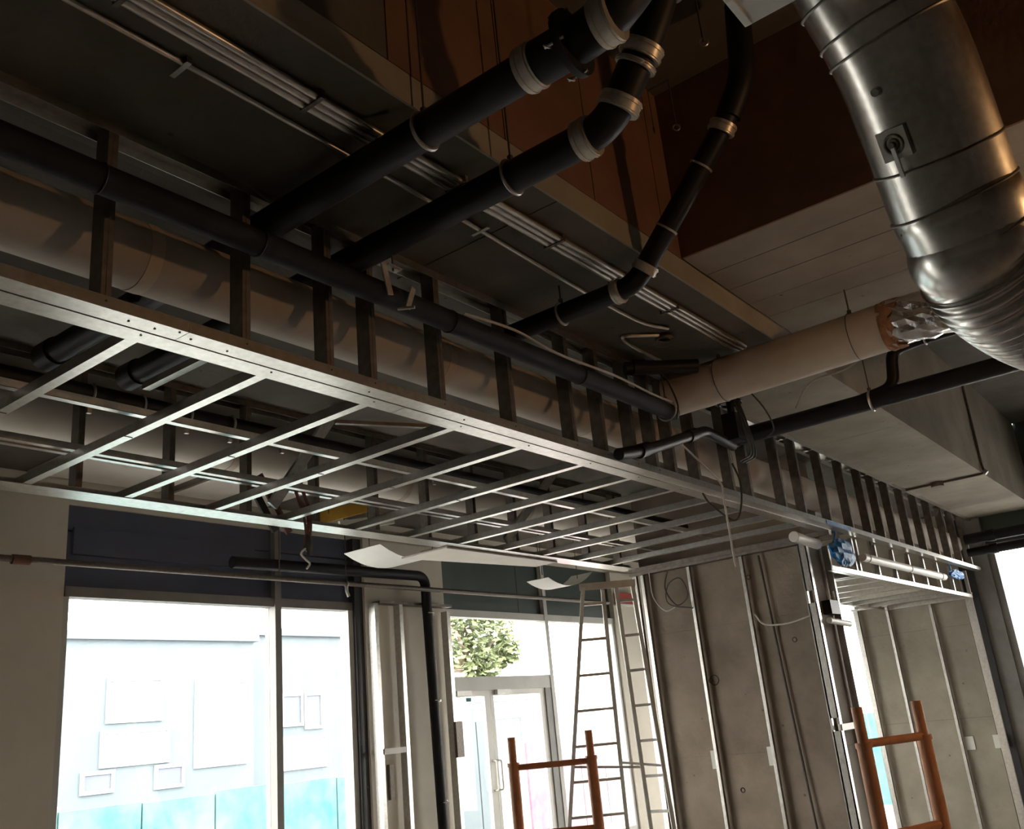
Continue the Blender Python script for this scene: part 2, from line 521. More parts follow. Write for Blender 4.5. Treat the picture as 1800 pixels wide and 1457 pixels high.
struct('wall_right', MB().box(XR, XR + 0.25, YB, -1.6, FL, 5.3), 'dark_wall', 'wall right of the bright end window')
struct('wall_right', MB().box(XR, XR + 0.25, 2.88, YF - 0.05, 3.10, 4.35), 'concrete', 'concrete lintel over the narrow end window')
w4 = struct('window_4', MB().box(XR, XR + 0.12, 4.95, 5.02, FL, 3.10), 'grey_frame', 'narrow bright window beside the far pier')
MB().box(XR, XR + 0.12, 6.9, 6.97, FL, 3.1).build('side_frame', 'grey_frame', w4)
MB().box(XR + 0.05, XR + 0.058, 5.02, 6.9, FL, 3.1).build('pane', 'glass', w4)
struct('wall_right', MB().box(XR, XR + 0.25, 6.97, YF - 0.05, FL, 3.1), 'plaster', 'wall between the narrow end window and the corner')

# ---------------------------------------------------------------- concrete column and far pier, cast in lifts
column = struct('concrete_column', MB().box(9.512, 10.05, 3.462, 5.388, FL, 4.35), 'column', 'big concrete column under the end of the ceiling frame')
zs = [FL, 1.15, 2.45, 3.62, 4.35]
for a, b in zip(zs, zs[1:]):
    MB().box(9.5, 10.06, 3.45, 5.4, a + 0.003, b - 0.003).build('concrete_lift', 'column', column)
for (y, z) in ((4.72, 1.9), (4.1, 2.9), (4.55, 0.8), (3.72, 2.2)):
    MB().ring((9.499, y, z), (1, 0, 0), 0.022, 0.005, 16, 5).build('tie_hole_mark', 'ink', column, True)
MB().ring((9.499, 4.675, 1.9), (1, 0, 0), 0.05, 0.006, 18, 5).build('tie_hole_mark', 'ink', column, True)

far_pier = struct('concrete_pier', MB().box(15.312, XR, 3.3, 4.93, FL, 4.35), 'column', 'far grey concrete pier beside the end window')
for a, b in zip(zs, zs[1:]):
    MB().box(15.3, 15.312, 3.3, 4.93, a + 0.003, b - 0.003).build('concrete_lift', 'concrete', far_pier)

# ================================================================== BULKHEAD AND CEILING FRAME
near = thing('bulkhead_frame', (0.3, 3.0, 3.2), 'near row of dark steel studs between ceiling frame and concrete beam', 'stud frame', 'stud frames of the bulkhead')
for a, b in ((0.3, 1.98), (1.98, 5.62), (5.62, 9.3), (9.3, 12.4), (12.4, 15.5)):
    track_x(a, b - 0.003, 3.0, 3.095, 3.2, 0.05).build('bottom_track', 'galv', near)
track_x(0.3, 15.5, 2.998, 3.097, 4.0, -0.045).build('top_track', 'galv', near)
sx = [0.40, 1.00, 1.61, 2.235, 2.70, 2.975, 3.47, 4.075, 4.70, 5.055, 5.44, 5.73, 6.0, 6.38, 6.98, 7.33, 8.05, 8.53, 9.19, 9.83, 10.43, 10.9, 11.4, 12.0, 12.6, 13.2, 13.8, 14.4, 15.0]
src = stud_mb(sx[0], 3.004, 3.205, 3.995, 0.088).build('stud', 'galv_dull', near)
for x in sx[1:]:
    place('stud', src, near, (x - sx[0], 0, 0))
screw(near, [(x + 0.02, 3.0, 3.228) for x in sx if x < 6], (0, -1, 0), 0.0045)
screw(near, [(x, y, 3.2) for x, y in ((1.75, 3.05), (1.86, 3.05), (1.95, 3.02), (2.02, 3.05), (2.2, 3.06), (3.0, 3.05), (3.7, 3.05))])

cf = thing('ceiling_frame', (1.2, 3.1, 3.2), 'horizontal ladder of bright steel joists hung below the ducts', 'ceiling frame')
for a, b in ((0.3, 3.3), (3.3, 5.75), (5.75, 9.4)):
    # rim track turned on its side: web at the outside, legs pointing to the joists
    MB().box(a, b - 0.003, 3.1, 3.2, 3.197, 3.2).box(a, b - 0.003, 3.1, 3.1 + T, 3.2, 3.254).box(a, b - 0.003, 3.1, 3.15, 3.252, 3.254).build('near_rim', 'galv', cf)
for a, b in ((0.3, 4.8), (4.8, 7.0), (7.0, 9.4)):
    MB().box(a, b - 0.003, 5.352, 5.452, 3.197, 3.2).box(a, b - 0.003, 5.45, 5.452, 3.2, 3.254).build('far_rim', 'galv', cf)
jx = [0.57, 1.21, 1.83, 2.462, 3.09, 3.745, 4.365, 5.035, 5.65, 6.28, 6.91, 7.54, 8.17, 8.80]
src = joist_mb(jx[0], 3.105, 5.445, 3.2015).build('joist', 'galv', cf)
for x in jx[1:]:
    place('joist', src, cf, (x - jx[0], 0, 0))
MB().box(9.33, 9.4, 3.1, 5.45, 3.15, 3.2).build('end_rim', 'galv_dull', cf)
screw(cf, [(x + 0.02, 3.13, 3.197) for x in jx[2:]])
for x in jx[2:9]:
    MB().box(x - 0.001, x + 0.043, 4.28, 4.284, 3.1985, 3.2015).build('joist_splice', 'rod', cf)
tr = MB()
tr.box(0.3, 9.3, 4.20, 4.245, 3.3, 3.303).box(0.3, 9.3, 4.20, 4.203, 3.3, 3.34).box(0.3, 9.3, 4.242, 4.245, 3.3, 3.32)
tr.build('runner_channel', 'galv', cf)
MB().box(0.3, 9.3, 4.9, 4.94, 3.296, 3.299).box(0.3, 9.3, 4.9, 4.903, 3.299, 3.335).build('runner_channel', 'galv', cf)
for (p, q) in (((4.72, 5.15, 4.09), (4.26, 5.38, 3.30)), ((7.7, 5.15, 4.09), (7.0, 5.38, 3.30)), ((3.41, 3.745, 3.32), (3.93, 3.47, 3.32))):
    MB().bar(p, q, 0.085 if p[2] > 4 else 0.03, 0.03 if p[2] > 4 else 0.02, (0, 1, 0.2) if p[2] > 4 else (0, 0, 1)).build('diagonal_brace', 'galv_dull' if p[2] < 4 else 'galv', cf)

MB().box(2.335, 2.375, 3.45, 3.92, 3.32, 3.323).box(2.335, 2.338, 3.45, 3.92, 3.323, 3.355).build('short_channel', 'galv', cf)

far = thing('bulkhead_frame', (0.3, 5.45, 3.2), 'far row of dark steel studs standing on the window side of the joists', 'stud frame', 'stud frames of the bulkhead')
for a, b in ((0.3, 3.6), (3.6, 6.4), (6.4, 9.4)):
    track_x(a, b - 0.003, 5.455, 5.55, 3.2, 0.05).build('bottom_track', 'galv', far)
track_x(0.3, 9.4, 5.453, 5.552, 4.1, -0.045).build('top_track', 'galv_dull', far)
fx = [0.92, 1.56, 2.2, 2.83, 3.47, 4.10, 4.74, 5.38, 6.01, 6.65, 7.28, 7.9, 8.55, 9.2]
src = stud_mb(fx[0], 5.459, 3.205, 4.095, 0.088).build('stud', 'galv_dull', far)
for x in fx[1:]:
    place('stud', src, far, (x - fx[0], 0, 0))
MB().box(0.3, 9.3, 5.40, 5.44, 3.44, 3.443).box(0.3, 9.3, 5.40, 5.403, 3.443, 3.49).build('bridging_channel', 'galv', far)
MB().box(0.3, 9.3, 5.40, 5.44, 3.86, 3.863).box(0.3, 9.3, 5.40, 5.403, 3.863, 3.90).build('bridging_channel', 'galv', far)

for (xa, xb, lab) in ((3.7, 4.95, 'added pale panel for the daylit slab above the left end of the big window'), (5.1, 6.2, 'added pinkish panel for the daylit slab behind the dangling cables')):
    wbd = thing('daylit_slab_panel', ((xa + xb) / 2, 7.6, 4.07), lab, 'board')  # boards added to put window light on the dark slab as pale colour
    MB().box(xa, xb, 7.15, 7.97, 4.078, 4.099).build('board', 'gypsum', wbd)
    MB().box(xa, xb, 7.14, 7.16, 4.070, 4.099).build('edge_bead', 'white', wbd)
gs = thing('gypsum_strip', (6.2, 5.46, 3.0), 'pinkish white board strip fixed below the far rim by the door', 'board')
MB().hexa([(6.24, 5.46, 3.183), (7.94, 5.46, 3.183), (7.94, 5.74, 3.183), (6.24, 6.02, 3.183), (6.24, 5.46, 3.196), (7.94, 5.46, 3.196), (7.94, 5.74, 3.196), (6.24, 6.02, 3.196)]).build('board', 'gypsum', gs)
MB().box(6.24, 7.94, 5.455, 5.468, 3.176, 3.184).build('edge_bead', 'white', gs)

# low bulkhead between column and far pier
lb = thing('low_bulkhead_frame', (9.3, 3.2, 2.8), 'dropped steel frame hanging between the column and the far pier', 'stud frame')
MB().box(9.35, 15.14, 3.14, 3.2, 2.80, 2.803).box(9.35, 15.14, 3.14, 3.143, 2.80, 2.85).build('lower_rail', 'galv', lb)
MB().box(10.1, 15.14, 4.36, 4.42, 2.80, 2.803).box(10.1, 15.14, 4.417, 4.42, 2.80, 2.85).build('lower_rail', 'galv', lb)
for x in (10.12, 10.25, 10.9, 11.55, 12.2, 12.85, 13.5, 14.2, 15.1):
    MB().box(x, x + 0.04, 3.145, 3.148, 2.85, 3.2).box(x, x + 0.003, 3.148, 3.19, 2.85, 3.2).build('drop_stud', 'galv', lb)
    MB().box(x, x + 0.04, 3.2, 4.36, 2.80, 2.803).box(x, x + 0.003, 3.2, 4.36, 2.803, 2.86).build('cross_joist', 'galv', lb)
MB().box(10.1, 13.0, 3.25, 4.3, 2.865, 2.877).build('soffit_board', 'gypsum', lb)
MB().box(10.1, 15.0, 4.42, 4.432, 2.80, 3.2).build('back_board', 'concrete', lb)
for x in (10.2, 11.5, 13.4, 15.0):
    MB().box(x, x + 0.004, 4.39, 4.43, 2.86, 4.1).box(x, x + 0.04, 4.39, 4.394, 2.86, 4.1).build('hanging_stud', 'galv_dull', lb)
ft = thing('white_tube', (10.2, 3.08, 2.95), 'long white tube fixed along the dropped frame right of the column', 'tube')
MB().tube([(10.2, 3.09, 2.99), (13.5, 3.09, 2.99)], 0.045, 14).build('tube_body', 'white', ft, True)
for x in (10.35, 11.9, 13.3):
    MB().ring((x, 3.09, 2.99), (1, 0, 0), 0.047, 0.004, 16, 5).build('clip', 'steel', ft, True)
wt = thing('white_tube', (8.6, 3.1, 3.05), 'short white tube end sticking out above the column corner', 'tube')
MB().tube([(8.75, 3.25, 3.1), (9.36, 3.25, 3.08)], 0.05, 14).build('tube_body', 'white', wt, True)
MB().ring((8.76, 3.25, 3.1), (1, 0, 0), 0.046, 0.008, 16, 6).build('end_ring', 'white', wt, True)


def crumple(c, sx, sy, sz, seed, n=9):
    rnd = random.Random(seed)
    b = MB()
    for j in range(n + 1):
        for i in range(n * 2):
            th, ph = PI * j / n, PI * i / n
            r = 1 + rnd.uniform(-0.28, 0.2)
            b.v.append((c[0] + sx * r * math.sin(th) * math.cos(ph), c[1] + sy * r * math.sin(th) * math.sin(ph), c[2] + sz * r * math.cos(th)))
    m2 = n * 2
    for j in range(n):
        for i in range(m2):
            k = (i + 1) % m2
            b.f.append((j * m2 + i, (j + 1) * m2 + i, (j + 1) * m2 + k, j * m2 + k))
    return b


bl = thing('blue_wrap', (9.6, 3.1, 2.9), 'crumpled blue plastic bundle hung at the left end of the long white tube', 'plastic wrap')
crumple((9.62, 3.1, 2.99), 0.32, 0.07, 0.13, 3).build('bundle', 'blue', bl)
MB().tube(curve([(9.4, 3.1, 3.08), (9.45, 3.08, 3.17), (9.5, 3.12, 3.195)]), 0.012, 6).build('tie', 'blue', bl, True)
bl2 = thing('blue_wrap', (14.3, 3.1, 2.9), 'small blue plastic scrap at the right end of the long white tube', 'plastic wrap')
crumple((14.3, 3.1, 3.08), 0.34, 0.05, 0.06, 5).build('bundle', 'blue', bl2)
MB().tube(curve([(14.0, 3.1, 3.1), (14.0, 3.1, 3.16), (14.05, 3.12, 3.2)]), 0.012, 6).build('tie', 'blue', bl2, True)
tp = MB().box(9.0, 9.7, 2.992, 2.998, 3.202, 3.24).build('blue_tape', 'blue')
tag(tp, 'flat blue tape strip on the near track above the column', 'tape')


# ---------------------------------------------------------------- furring on the column and piers
def furring_x(parent, x, y, z0, z1, w=0.035, d=0.045, m='galv', name='furring_stud'):
    """slim stud standing in front of a face that looks along -x"""
    b = MB().box(x, x + T, y, y + w, z0, z1).box(x, x + d, y, y + T, z0, z1).box(x, x + d, y + w - T, y + w, z0, z1)
    b.box(x - 0.002, x, y + w * 0.4, y + w * 0.6, z0, z1)
    return b.build(name, m, parent)


cfur = thing('column_furring', (9.4, 4.4, FL), 'slim bright studs and tracks standing in front of the big column', 'wall furring')
for y in (4.735, 4.105):
    furring_x(cfur, 9.42, y, FL + 0.05, 3.15)
furring_x(cfur, 9.40, 5.31, FL + 0.05, 3.15, 0.04)
furring_x(cfur, 9.40, 5.40, FL + 0.05, 3.15, 0.06)
for (za, zb) in ((FL + 0.05, 1.30), (1.42, 2.52), (2.64, 3.15)):
    MB().box(9.36, 9.363, 3.37, 3.46, za, zb).build('corner_stud', 'galv', cfur)
MB().box(9.36, 9.363, 3.37, 3.385, FL + 0.05, 3.15).box(9.36, 9.363, 3.445, 3.46, FL + 0.05, 3.15).box(9.363, 9.42, 3.37, 3.373, FL + 0.05, 3.15).box(9.363, 9.42, 3.457, 3.46, FL + 0.05, 3.15).build('corner_stud', 'galv', cfur)
furring_x(cfur, 9.44, 3.47, FL + 0.05, 3.15, 0.03)
MB().box(10.0, 10.04, 3.37, 3.373, FL + 0.05, 3.15).box(10.0, 10.003, 3.373, 3.44, FL + 0.05, 3.15).build('corner_stud', 'galv', cfur)
MB().box(9.35, 9.45, 3.37, 5.46, 3.12, 3.15).build('head_track', 'galv_dull', cfur)
MB().box(9.35, 9.45, 3.37, 5.46, FL, FL + 0.05).build('sole_track', 'galv_dull', cfur)
MB().box(9.37, 9.95, 3.36, 3.40, 1.30, 1.36).build('noggin', 'white', cfur)
for y in (4.79, 4.16):
    MB().box(9.47, 9.498, y, y + 0.045, 1.02, 1.2).build('shim', 'tag', cfur)

pfur = thing('pier_furring', (15.2, 4.1, FL), 'slim bright studs standing in front of the far grey pier', 'wall furring')
for y in (4.40, 3.76):
    furring_x(pfur, 15.22, y, FL + 0.05, 2.86, 0.04)
furring_x(pfur, 15.2, 4.86, FL + 0.05, 2.86, 0.07)
furring_x(pfur, 15.16, 3.16, FL + 0.05, 2.86, 0.10)
MB().box(15.15, 15.26, 3.16, 4.94, 2.86, 2.89).build('head_track', 'galv', pfur)
MB().box(15.15, 15.26, 3.16, 4.94, FL, FL + 0.05).build('sole_track', 'galv_dull', pfur)
for y in (3.62, 3.24):
    MB().box(15.285, 15.3, y, y + 0.12, 0.72, 0.9).build('paper_tag', 'tag', pfur)

wfur = thing('pier_furring', (8.2, 7.75, FL), 'bright studs and a crosspiece in front of the pier beside the big window', 'wall furring')
for x in (7.56, 7.96):
    MB().box(x, x + 0.055, 7.76, 7.763, FL + 0.05, 3.1).box(x, x + 0.003, 7.763, 7.86, FL + 0.05, 3.1).box(x + 0.052, x + 0.055, 7.763, 7.80, FL + 0.05, 3.1).build('furring_stud', 'galv', wfur)
MB().box(7.595, 7.95, 7.76, 7.80, 1.47, 1.53).build('noggin', 'white', wfur)
MB().box(7.76, 7.82, 7.84, 7.88, 1.0, 1.36).build('outlet_strip', 'rod', wfur)
MB().box(8.78, 8.84, 7.76, 7.763, FL + 0.05, 3.05).box(8.78, 8.783, 7.763, 7.86, FL + 0.05, 3.05).build('furring_stud', 'galv', wfur)
MB().box(8.74, 8.86, 7.70, 7.74, 1.35, 1.75).build('electrical_box', 'rod', wfur)
MB().box(7.64, 8.88, 7.75, 7.88, 3.1, 3.13).build('head_track', 'galv_dull', wfur)
MB().box(7.64, 8.88, 7.75, 7.88, FL, FL + 0.05).build('sole_track', 'galv_dull', wfur)
ch = MB()
for pts in ([(7.60, 2.55), (7.56, 2.6), (7.6, 2.66), (7.66, 2.62)], [(7.58, 2.5), (7.63, 2.42), (7.7, 2.46), (7.68, 2.56)]):
    ch.tube(curve([(x + 0.02, 7.896, z) for x, z in pts]), 0.008, 6)
tag(ch.build('chalk_scrawl', 'chalk', None, True), 'white chalk scrawl on the pier beside the big window', 'mark')


# ================================================================== DUCTS AND PIPES
def pipe(name, path, r, m, label, cat='pipe', rad=0.12, part='pipe_run', n=16):
    t = thing(name, path[0], label, cat)
    MB().tube(fillet(path, rad), r, n).build(part, m, t, True)
    return t


def band(parent, c, axis, R, w=0.05, name='band_clamp', m='band'):
    c, a = Vector(c), Vector(axis).normalized()
    b = MB().tube([c - a * w / 2, c + a * w / 2], R, 20)
    b.tube([c - a * w * 0.36, c - a * w * 0.2], R + 0.004, 20).tube([c + a * w * 0.2, c + a * w * 0.36], R + 0.004, 20)
    o = b.build(name, m, parent, True)
    side = a.orthogonal().normalized()
    MB().obox(c + side * (R + 0.008), a, side, a.cross(side), 0.02, 0.016, 0.03).build('clamp_screw', 'rod', o)
    return o


d1t = thing('wrapped_duct', (0.3, 3.30, 3.62), 'long white wrapped duct running just behind the near studs', 'duct')
MB().tube([(0.3, 3.30, 3.635), (15.4, 3.30, 3.635)], 0.150, 28).build('duct_wrap', 'wrap_white', d1t, True)
for x in (1.9, 3.75, 5.3, 7.4, 9.6, 12):
    MB().tube([(x, 3.30, 3.635), (x + 0.06, 3.30, 3.635)], 0.153, 28).build('wrap_tape', 'wrap', d1t, True)
d2t = thing('wrapped_duct', (0.3, 6.0, 3.95), 'pale wrapped duct farther back above the window side studs', 'duct')
MB().tube([(0.3, 6.0, 3.90), (11.6, 6.0, 3.90)], 0.172, 28).build('duct_wrap', 'wrap_pale', d2t, True)
for x in (2.4, 4.3, 6.2, 8.1):
    MB().tube([(x, 6.0, 3.90), (x + 0.06, 6.0, 3.90)], 0.176, 28).build('wrap_tape', 'wrap', d2t, True)

# three black pipes crossing toward the viewer
p1 = pipe('drain_pipe', [(2.4, 5.05, 3.87), (2.4, 1.30, 3.87)], 0.072, 'black_pipe', 'leftmost black drain pipe with a flanged fitting at its upper end')
el = MB().tube(fillet([(2.4, 1.50, 3.87), (2.4, 1.22, 3.87), (2.46, 1.05, 4.05), (2.5, 1.02, 5.28)], 0.1), 0.083, 16).build('elbow_fitting', 'black_pipe', p1, True)
band(p1, (2.4, 1.53, 3.87), (0, 1, 0), 0.086, 0.07)
band(p1, (2.4, 1.20, 3.88), (0, 1, 0.0), 0.09, 0.07)
MB().tube([(2.4, 1.335, 3.87), (2.4, 1.362, 3.87)], 0.125, 20).build('flange', 'black_pipe', p1, True)
for a in (0.6, 2.0, 3.6, 5.0):
    c = Vector((2.4 + 0.115 * math.cos(a), 1.37, 3.87 + 0.115 * math.sin(a)))
    MB().ring(c + Vector((0, 0.02, 0)), (0.3, 0.6, -0.5), 0.012, 0.004, 12, 5).tube([c - Vector((0, 0.05, 0)), c + Vector((0, 0.03, 0))], 0.006, 6).build('wing_bolt', 'steel', p1, True)
MB().tube([(2.4, 4.92, 3.87), (2.4, 5.06, 3.87)], 0.084, 16).build('coupling', 'black_pipe', p1, True)

p2path = [(2.91, 5.05, 3.87), (2.91, 1.52, 3.87), (2.91, 1.28, 4.19), (2.91, 1.16, 4.42), (2.91, 1.12, 5.2)]
p2 = pipe('drain_pipe', p2path, 0.072, 'black_pipe', 'middle black drain pipe bending up through three bright band clamps')
band(p2, (2.91, 1.63, 3.87), (0, 1, 0), 0.086, 0.07)
band(p2, (2.91, 1.455, 3.945), (0, -0.6, 0.8), 0.088, 0.055)
band(p2, (2.91, 1.36, 4.08), (0, -0.6, 0.8), 0.084, 0.02)
band(p2, (2.91, 1.325, 4.13), (0, -0.6, 0.8), 0.088, 0.055)
band(p2, (2.91, 1.185, 4.37), (0, -0.5, 0.86), 0.090, 0.06)
MB().tube([(2.91, 4.92, 3.87), (2.91, 5.06, 3.87)], 0.084, 16).build('coupling', 'black_pipe', p2, True)

p3path = [(4.157, 3.13, 3.820), (4.157, 2.152, 3.820), (4.157, 1.516, 4.485), (4.157, 1.350, 4.730), (4.157, 1.301, 5.170)]
p3 = pipe('drain_pipe', p3path, 0.058, 'black_pipe', 'right hand black drain pipe rising steeply beside the spiral duct', rad=0.1)
band(p3, (4.157, 2.259, 3.820), (0, 1, 0), 0.068, 0.05)
band(p3, (4.157, 2.078, 3.893), (0, -0.69, 0.72), 0.070, 0.05)
band(p3, (4.157, 1.917, 4.065), (0, -0.69, 0.72), 0.062, 0.012)
band(p3, (4.157, 1.663, 4.334), (0, -0.69, 0.72), 0.062, 0.012)
band(p3, (4.157, 1.511, 4.495), (0, -0.6, 0.8), 0.072, 0.055)
MB().tube(fillet([(4.157, 1.467, 4.544), (4.157, 1.350, 4.730), (4.157, 1.301, 5.170)], 0.12), 0.068, 16).build('elbow_fitting', 'black_pipe', p3, True)

bp = thing('black_pipe_line', (0.3, 2.85, 3.62), 'long black insulated pipe running in front of the near studs', 'pipe')
MB().tube([(0.3, 2.85, 3.62), (3.0, 2.85, 3.622), (5.76, 2.85, 3.618)], 0.058, 16).build('pipe_run', 'black_soft', bp, True)
MB().tube([(5.74, 2.85, 3.618), (5.80, 2.85, 3.618)], 0.05, 14).build('pipe_end', 'black_pipe', bp, True)
MB().tube(curve([(3.5, 2.83, 3.69), (3.9, 2.80, 3.70), (4.3, 2.79, 3.66), (4.9, 2.78, 3.67), (5.4, 2.79, 3.66), (5.7, 2.80, 3.67)]), 0.008, 6).build('strapped_cable', 'wire_white', bp, True)
for x in (0.9, 1.5, 2.2, 3.4, 4.6):
    MB().ring((x, 2.85, 3.621), (1, 0, 0), 0.059, 0.004, 18, 5).build('tape_wrap', 'black_pipe', bp, True)

ip = thing('insulated_pipe', (5.93, 2.85, 3.80), 'thick tan wrapped pipe crossing below the board marked beam', 'pipe')
MB().tube([(5.93, 2.92, 3.80), (5.93, 2.0, 3.803), (5.93, 1.30, 3.81)], 0.155, 28).build('pipe_wrap', 'wrap', ip, True)


def ragged(y0, y1, r, seed, n=24, rows=5, x=5.93, z=3.81, amp=0.02):
    rnd = random.Random(seed)
    b = MB()
    for j in range(rows):
        for k in range(n):
            a = 2 * PI * k / n
            rr = r + rnd.uniform(-amp, amp)
            yy = y0 + (y1 - y0) * j / (rows - 1) + (rnd.uniform(-0.06, 0.06) if j == rows - 1 else 0)
            b.v.append((x + rr * math.cos(a), yy, z + rr * math.sin(a)))
    for j in range(rows - 1):
        for k in range(n):
            k2 = (k + 1) % n
            b.f.append((j * n + k, j * n + k2, (j + 1) * n + k2, (j + 1) * n + k))
    return b


ragged(1.36, 1.27, 0.158, 2, amp=0.008).build('torn_wrap', 'torn', ip)
ragged(1.30, 0.72, 0.152, 5, rows=12, amp=0.012).build('foil_sleeve', 'foil', ip)
MB().tube([(5.93, 1.3, 3.81), (5.93, -5.95, 3.81)], 0.125, 20).build('inner_pipe', 'black_pipe', ip, True)

lp = pipe('black_pipe_line', [(7.07, -5.95, 3.70), (7.07, 2.98, 3.70)], 0.068, 'black_pipe', 'black pipe crossing low at right in front of the concrete beam')
MB().tube(fillet([(7.07, 2.02, 3.71), (7.07, 1.65, 3.76), (7.07, 1.61, 4.04), (7.07, 1.40, 4.06), (7.07, -5.95, 4.06)], 0.09), 0.045, 14).build('branch_pipe', 'black_pipe', lp, True)
MB().tube([(7.07, 2.95, 3.70), (7.07, 3.0, 3.70)], 0.078, 16).build('coupling', 'black_pipe', lp, True)
MB().ring((7.07, 1.36, 4.06), (0, 1, 0), 0.048, 0.008, 18, 6).build('clip', 'steel', lp, True)
lp2 = pipe('black_pipe_line', [(6.93, 2.93, 3.60), (6.46, 2.93, 3.64), (5.5, 2.93, 3.32), (5.09, 2.93, 3.215)], 0.04, 'black_pipe', 'thin black pipe stepping down in front of the near studs', rad=0.06)
for p in ((6.2, 2.93, 3.553), (5.42, 2.93, 3.30)):
    MB().tube([Vector(p) + Vector((-0.06, 0, -0.02)), Vector(p) + Vector((0.06, 0, 0.02))], 0.05, 14).build('coupling', 'black_pipe', lp2, True)
stub = pipe('drain_pipe', [(5.40, 2.97, 3.9), (5.77, 2.60, 3.9)], 0.05, 'black_pipe', 'short black pipe stub running into the upper side of the tan wrapped pipe')
MB().tube([(5.44, 2.93, 3.9), (5.50, 2.87, 3.9)], 0.06, 14).build('coupling', 'black_pipe', stub, True)
vj = thing('junction_valve', (6.6, 2.8, 3.6), 'dark valve cluster with cables where the low pipe meets the studs', 'valve')
MB().obox((6.85, 2.86, 3.72), (1, 0, 0), (0, 1, 0), (0, 0, 1), 0.16, 0.12, 0.22).build('valve_body', 'black_pipe', vj)
MB().tube([(6.85, 2.86, 3.80), (6.85, 2.86, 3.98)], 0.03, 12).build('valve_stem', 'black_pipe', vj, True)
MB().ring((6.85, 2.86, 3.93), (0, 0, 1), 0.09, 0.012, 20, 6).build('hand_wheel', 'black_pipe', vj, True)
for s in (0, 0.05, 0.1):
    MB().tube(curve([(6.75 + s, 2.8, 3.98), (6.72 + s, 2.74, 3.75), (6.85 + s, 2.76, 3.5), (6.7 + s, 2.8, 3.4)]), 0.008, 6).build('cable', 'wire', vj, True)

for z, r, lab in ((3.57, 0.075, 'upper black pipe entering the bulkhead near the end window'), (3.38, 0.06, 'lower black pipe entering the bulkhead near the end window')):
    p = pipe('black_pipe_line', [(14.6, -5.95, z + 0.04), (14.6, 2.95, z)], r, 'black_pipe', lab)
    MB().tube([(14.6, 2.55, z + 0.005), (14.6, 2.65, z + 0.004)], r + 0.012, 16).build('coupling', 'black_pipe', p, True)

cav = thing('black_pipe_line', (0.3, 4.62, 3.5), 'black pipe in bright clamps running above the joists', 'pipe')
MB().tube([(0.3, 4.62, 3.53), (9.3, 4.66, 3.53)], 0.055, 14).build('pipe_run', 'black_pipe', cav, True)
for x in (2.45, 2.75, 3.05, 3.35, 3.75, 5.2):
    MB().ring((x, 4.63, 3.53), (1, 0, 0), 0.058, 0.008, 18, 6).box(x - 0.012, x + 0.012, 4.62, 4.64, 3.42, 3.475).build('clamp', 'steel', cav, True)

sp = thing('sprinkler_pipe', (0.5, 7.6, 3.25), 'thin dark sprinkler pipe running along the window wall', 'pipe')
MB().tube([(-1, 7.6, 3.23), (12.3, 7.6, 3.28)], 0.027, 12).build('pipe_run', 'rod', sp, True)
MB().tube([(3.46, 7.6, 3.243), (3.60, 7.6, 3.244)], 0.040, 14).build('coupling', 'rust', sp, True)
for x in (6.1, 7.0, 10.6):
    MB().tube([(x, 7.6, 3.255), (x, 7.6, 4.1)], 0.006, 6).build('hanger_rod', 'rod', sp, True)
MB().tube(fillet([(7.0, 7.6, 3.25), (7.0, 7.6, 3.18), (7.03, 7.6, 3.12)], 0.02), 0.018, 8).ring((7.0, 7.6, 3.25), (1, 0, 0), 0.03, 0.01, 14, 6).build('sprinkler_head', 'steel', sp, True)

dp = pipe('drain_pipe', [(5.6, 7.69, 3.40), (8.35, 7.69, 3.44), (8.42, 7.69, FL + 0.01)], 0.060, 'black_pipe', 'black downpipe standing before the pier left of the door', rad=0.14)
for z in (2.0, 0.9, 3.0):
    MB().ring((8.365 + (3.4 - z) * 0.02, 7.69, z), (0, 0, 1), 0.064, 0.008, 18, 6).box(8.39, 8.56, 7.74, 7.76, z - 0.012, z + 0.012).build('pipe_bracket', 'steel', dp, True)

# conduits on the beam soffit
cb = thing('conduit_bundle', (0.4, 2.33, 3.96), 'bright bundle of parallel conduits strapped under the dark beam', 'conduit')
for k, (y, r) in enumerate(((2.30, 0.017), (2.335, 0.017), (2.372, 0.017))):
    MB().tube([(0.4, y, 3.978), (2.6 + 0.1 * k, y + 0.003, 3.978), (5.9 + 0.1 * k, y - 0.02, 3.978)], r, 10).build('conduit', 'conduit', cb, True)
for x in (0.9, 1.27, 2.05, 2.9, 3.67, 4.3, 4.9):
    MB().box(x, x + 0.02, 2.27, 2.395, 3.957, 3.961).box(x, x + 0.02, 2.27, 2.274, 3.961, 3.998).box(x, x + 0.02, 2.391, 2.395, 3.961, 3.998).build('strap', 'rod', cb)
tc = thing('thin_conduit', (0.6, 2.5, 3.97), 'single thin conduit running beside the bundle under the beam', 'conduit')
MB().tube(curve([(0.6, 2.50, 3.985), (1.5, 2.50, 3.985), (2.5, 2.51, 3.985), (3.2, 2.525, 3.985), (4.0, 2.56, 3.985), (4.9, 2.575, 3.985), (5.2, 2.5, 3.985)], 4), 0.011, 8).build('conduit', 'conduit', tc, True)
for x in (1.6, 3.3, 4.4):
    MB().box(x, x + 0.02, 2.47, 2.58, 3.972, 3.976).box(x, x + 0.02, 2.47, 2.474, 3.976, 3.999).build('strap', 'steel', tc)
t2 = thing('bent_conduit', (5.1, 2.8, 3.97), 'short bent conduit under the beam near the tan wrapped pipe', 'conduit')
MB().tube(fillet([(5.25, 2.60, 3.985), (5.05, 2.78, 3.985), (5.2, 2.82, 3.985), (5.75, 2.83, 3.985)], 0.08), 0.012, 8).build('conduit', 'conduit', t2, True)
MB().ring((5.32, 2.6, 3.98), (0, 0, 1), 0.05, 0.014, 18, 6).build('box_ring', 'rod', t2, True)
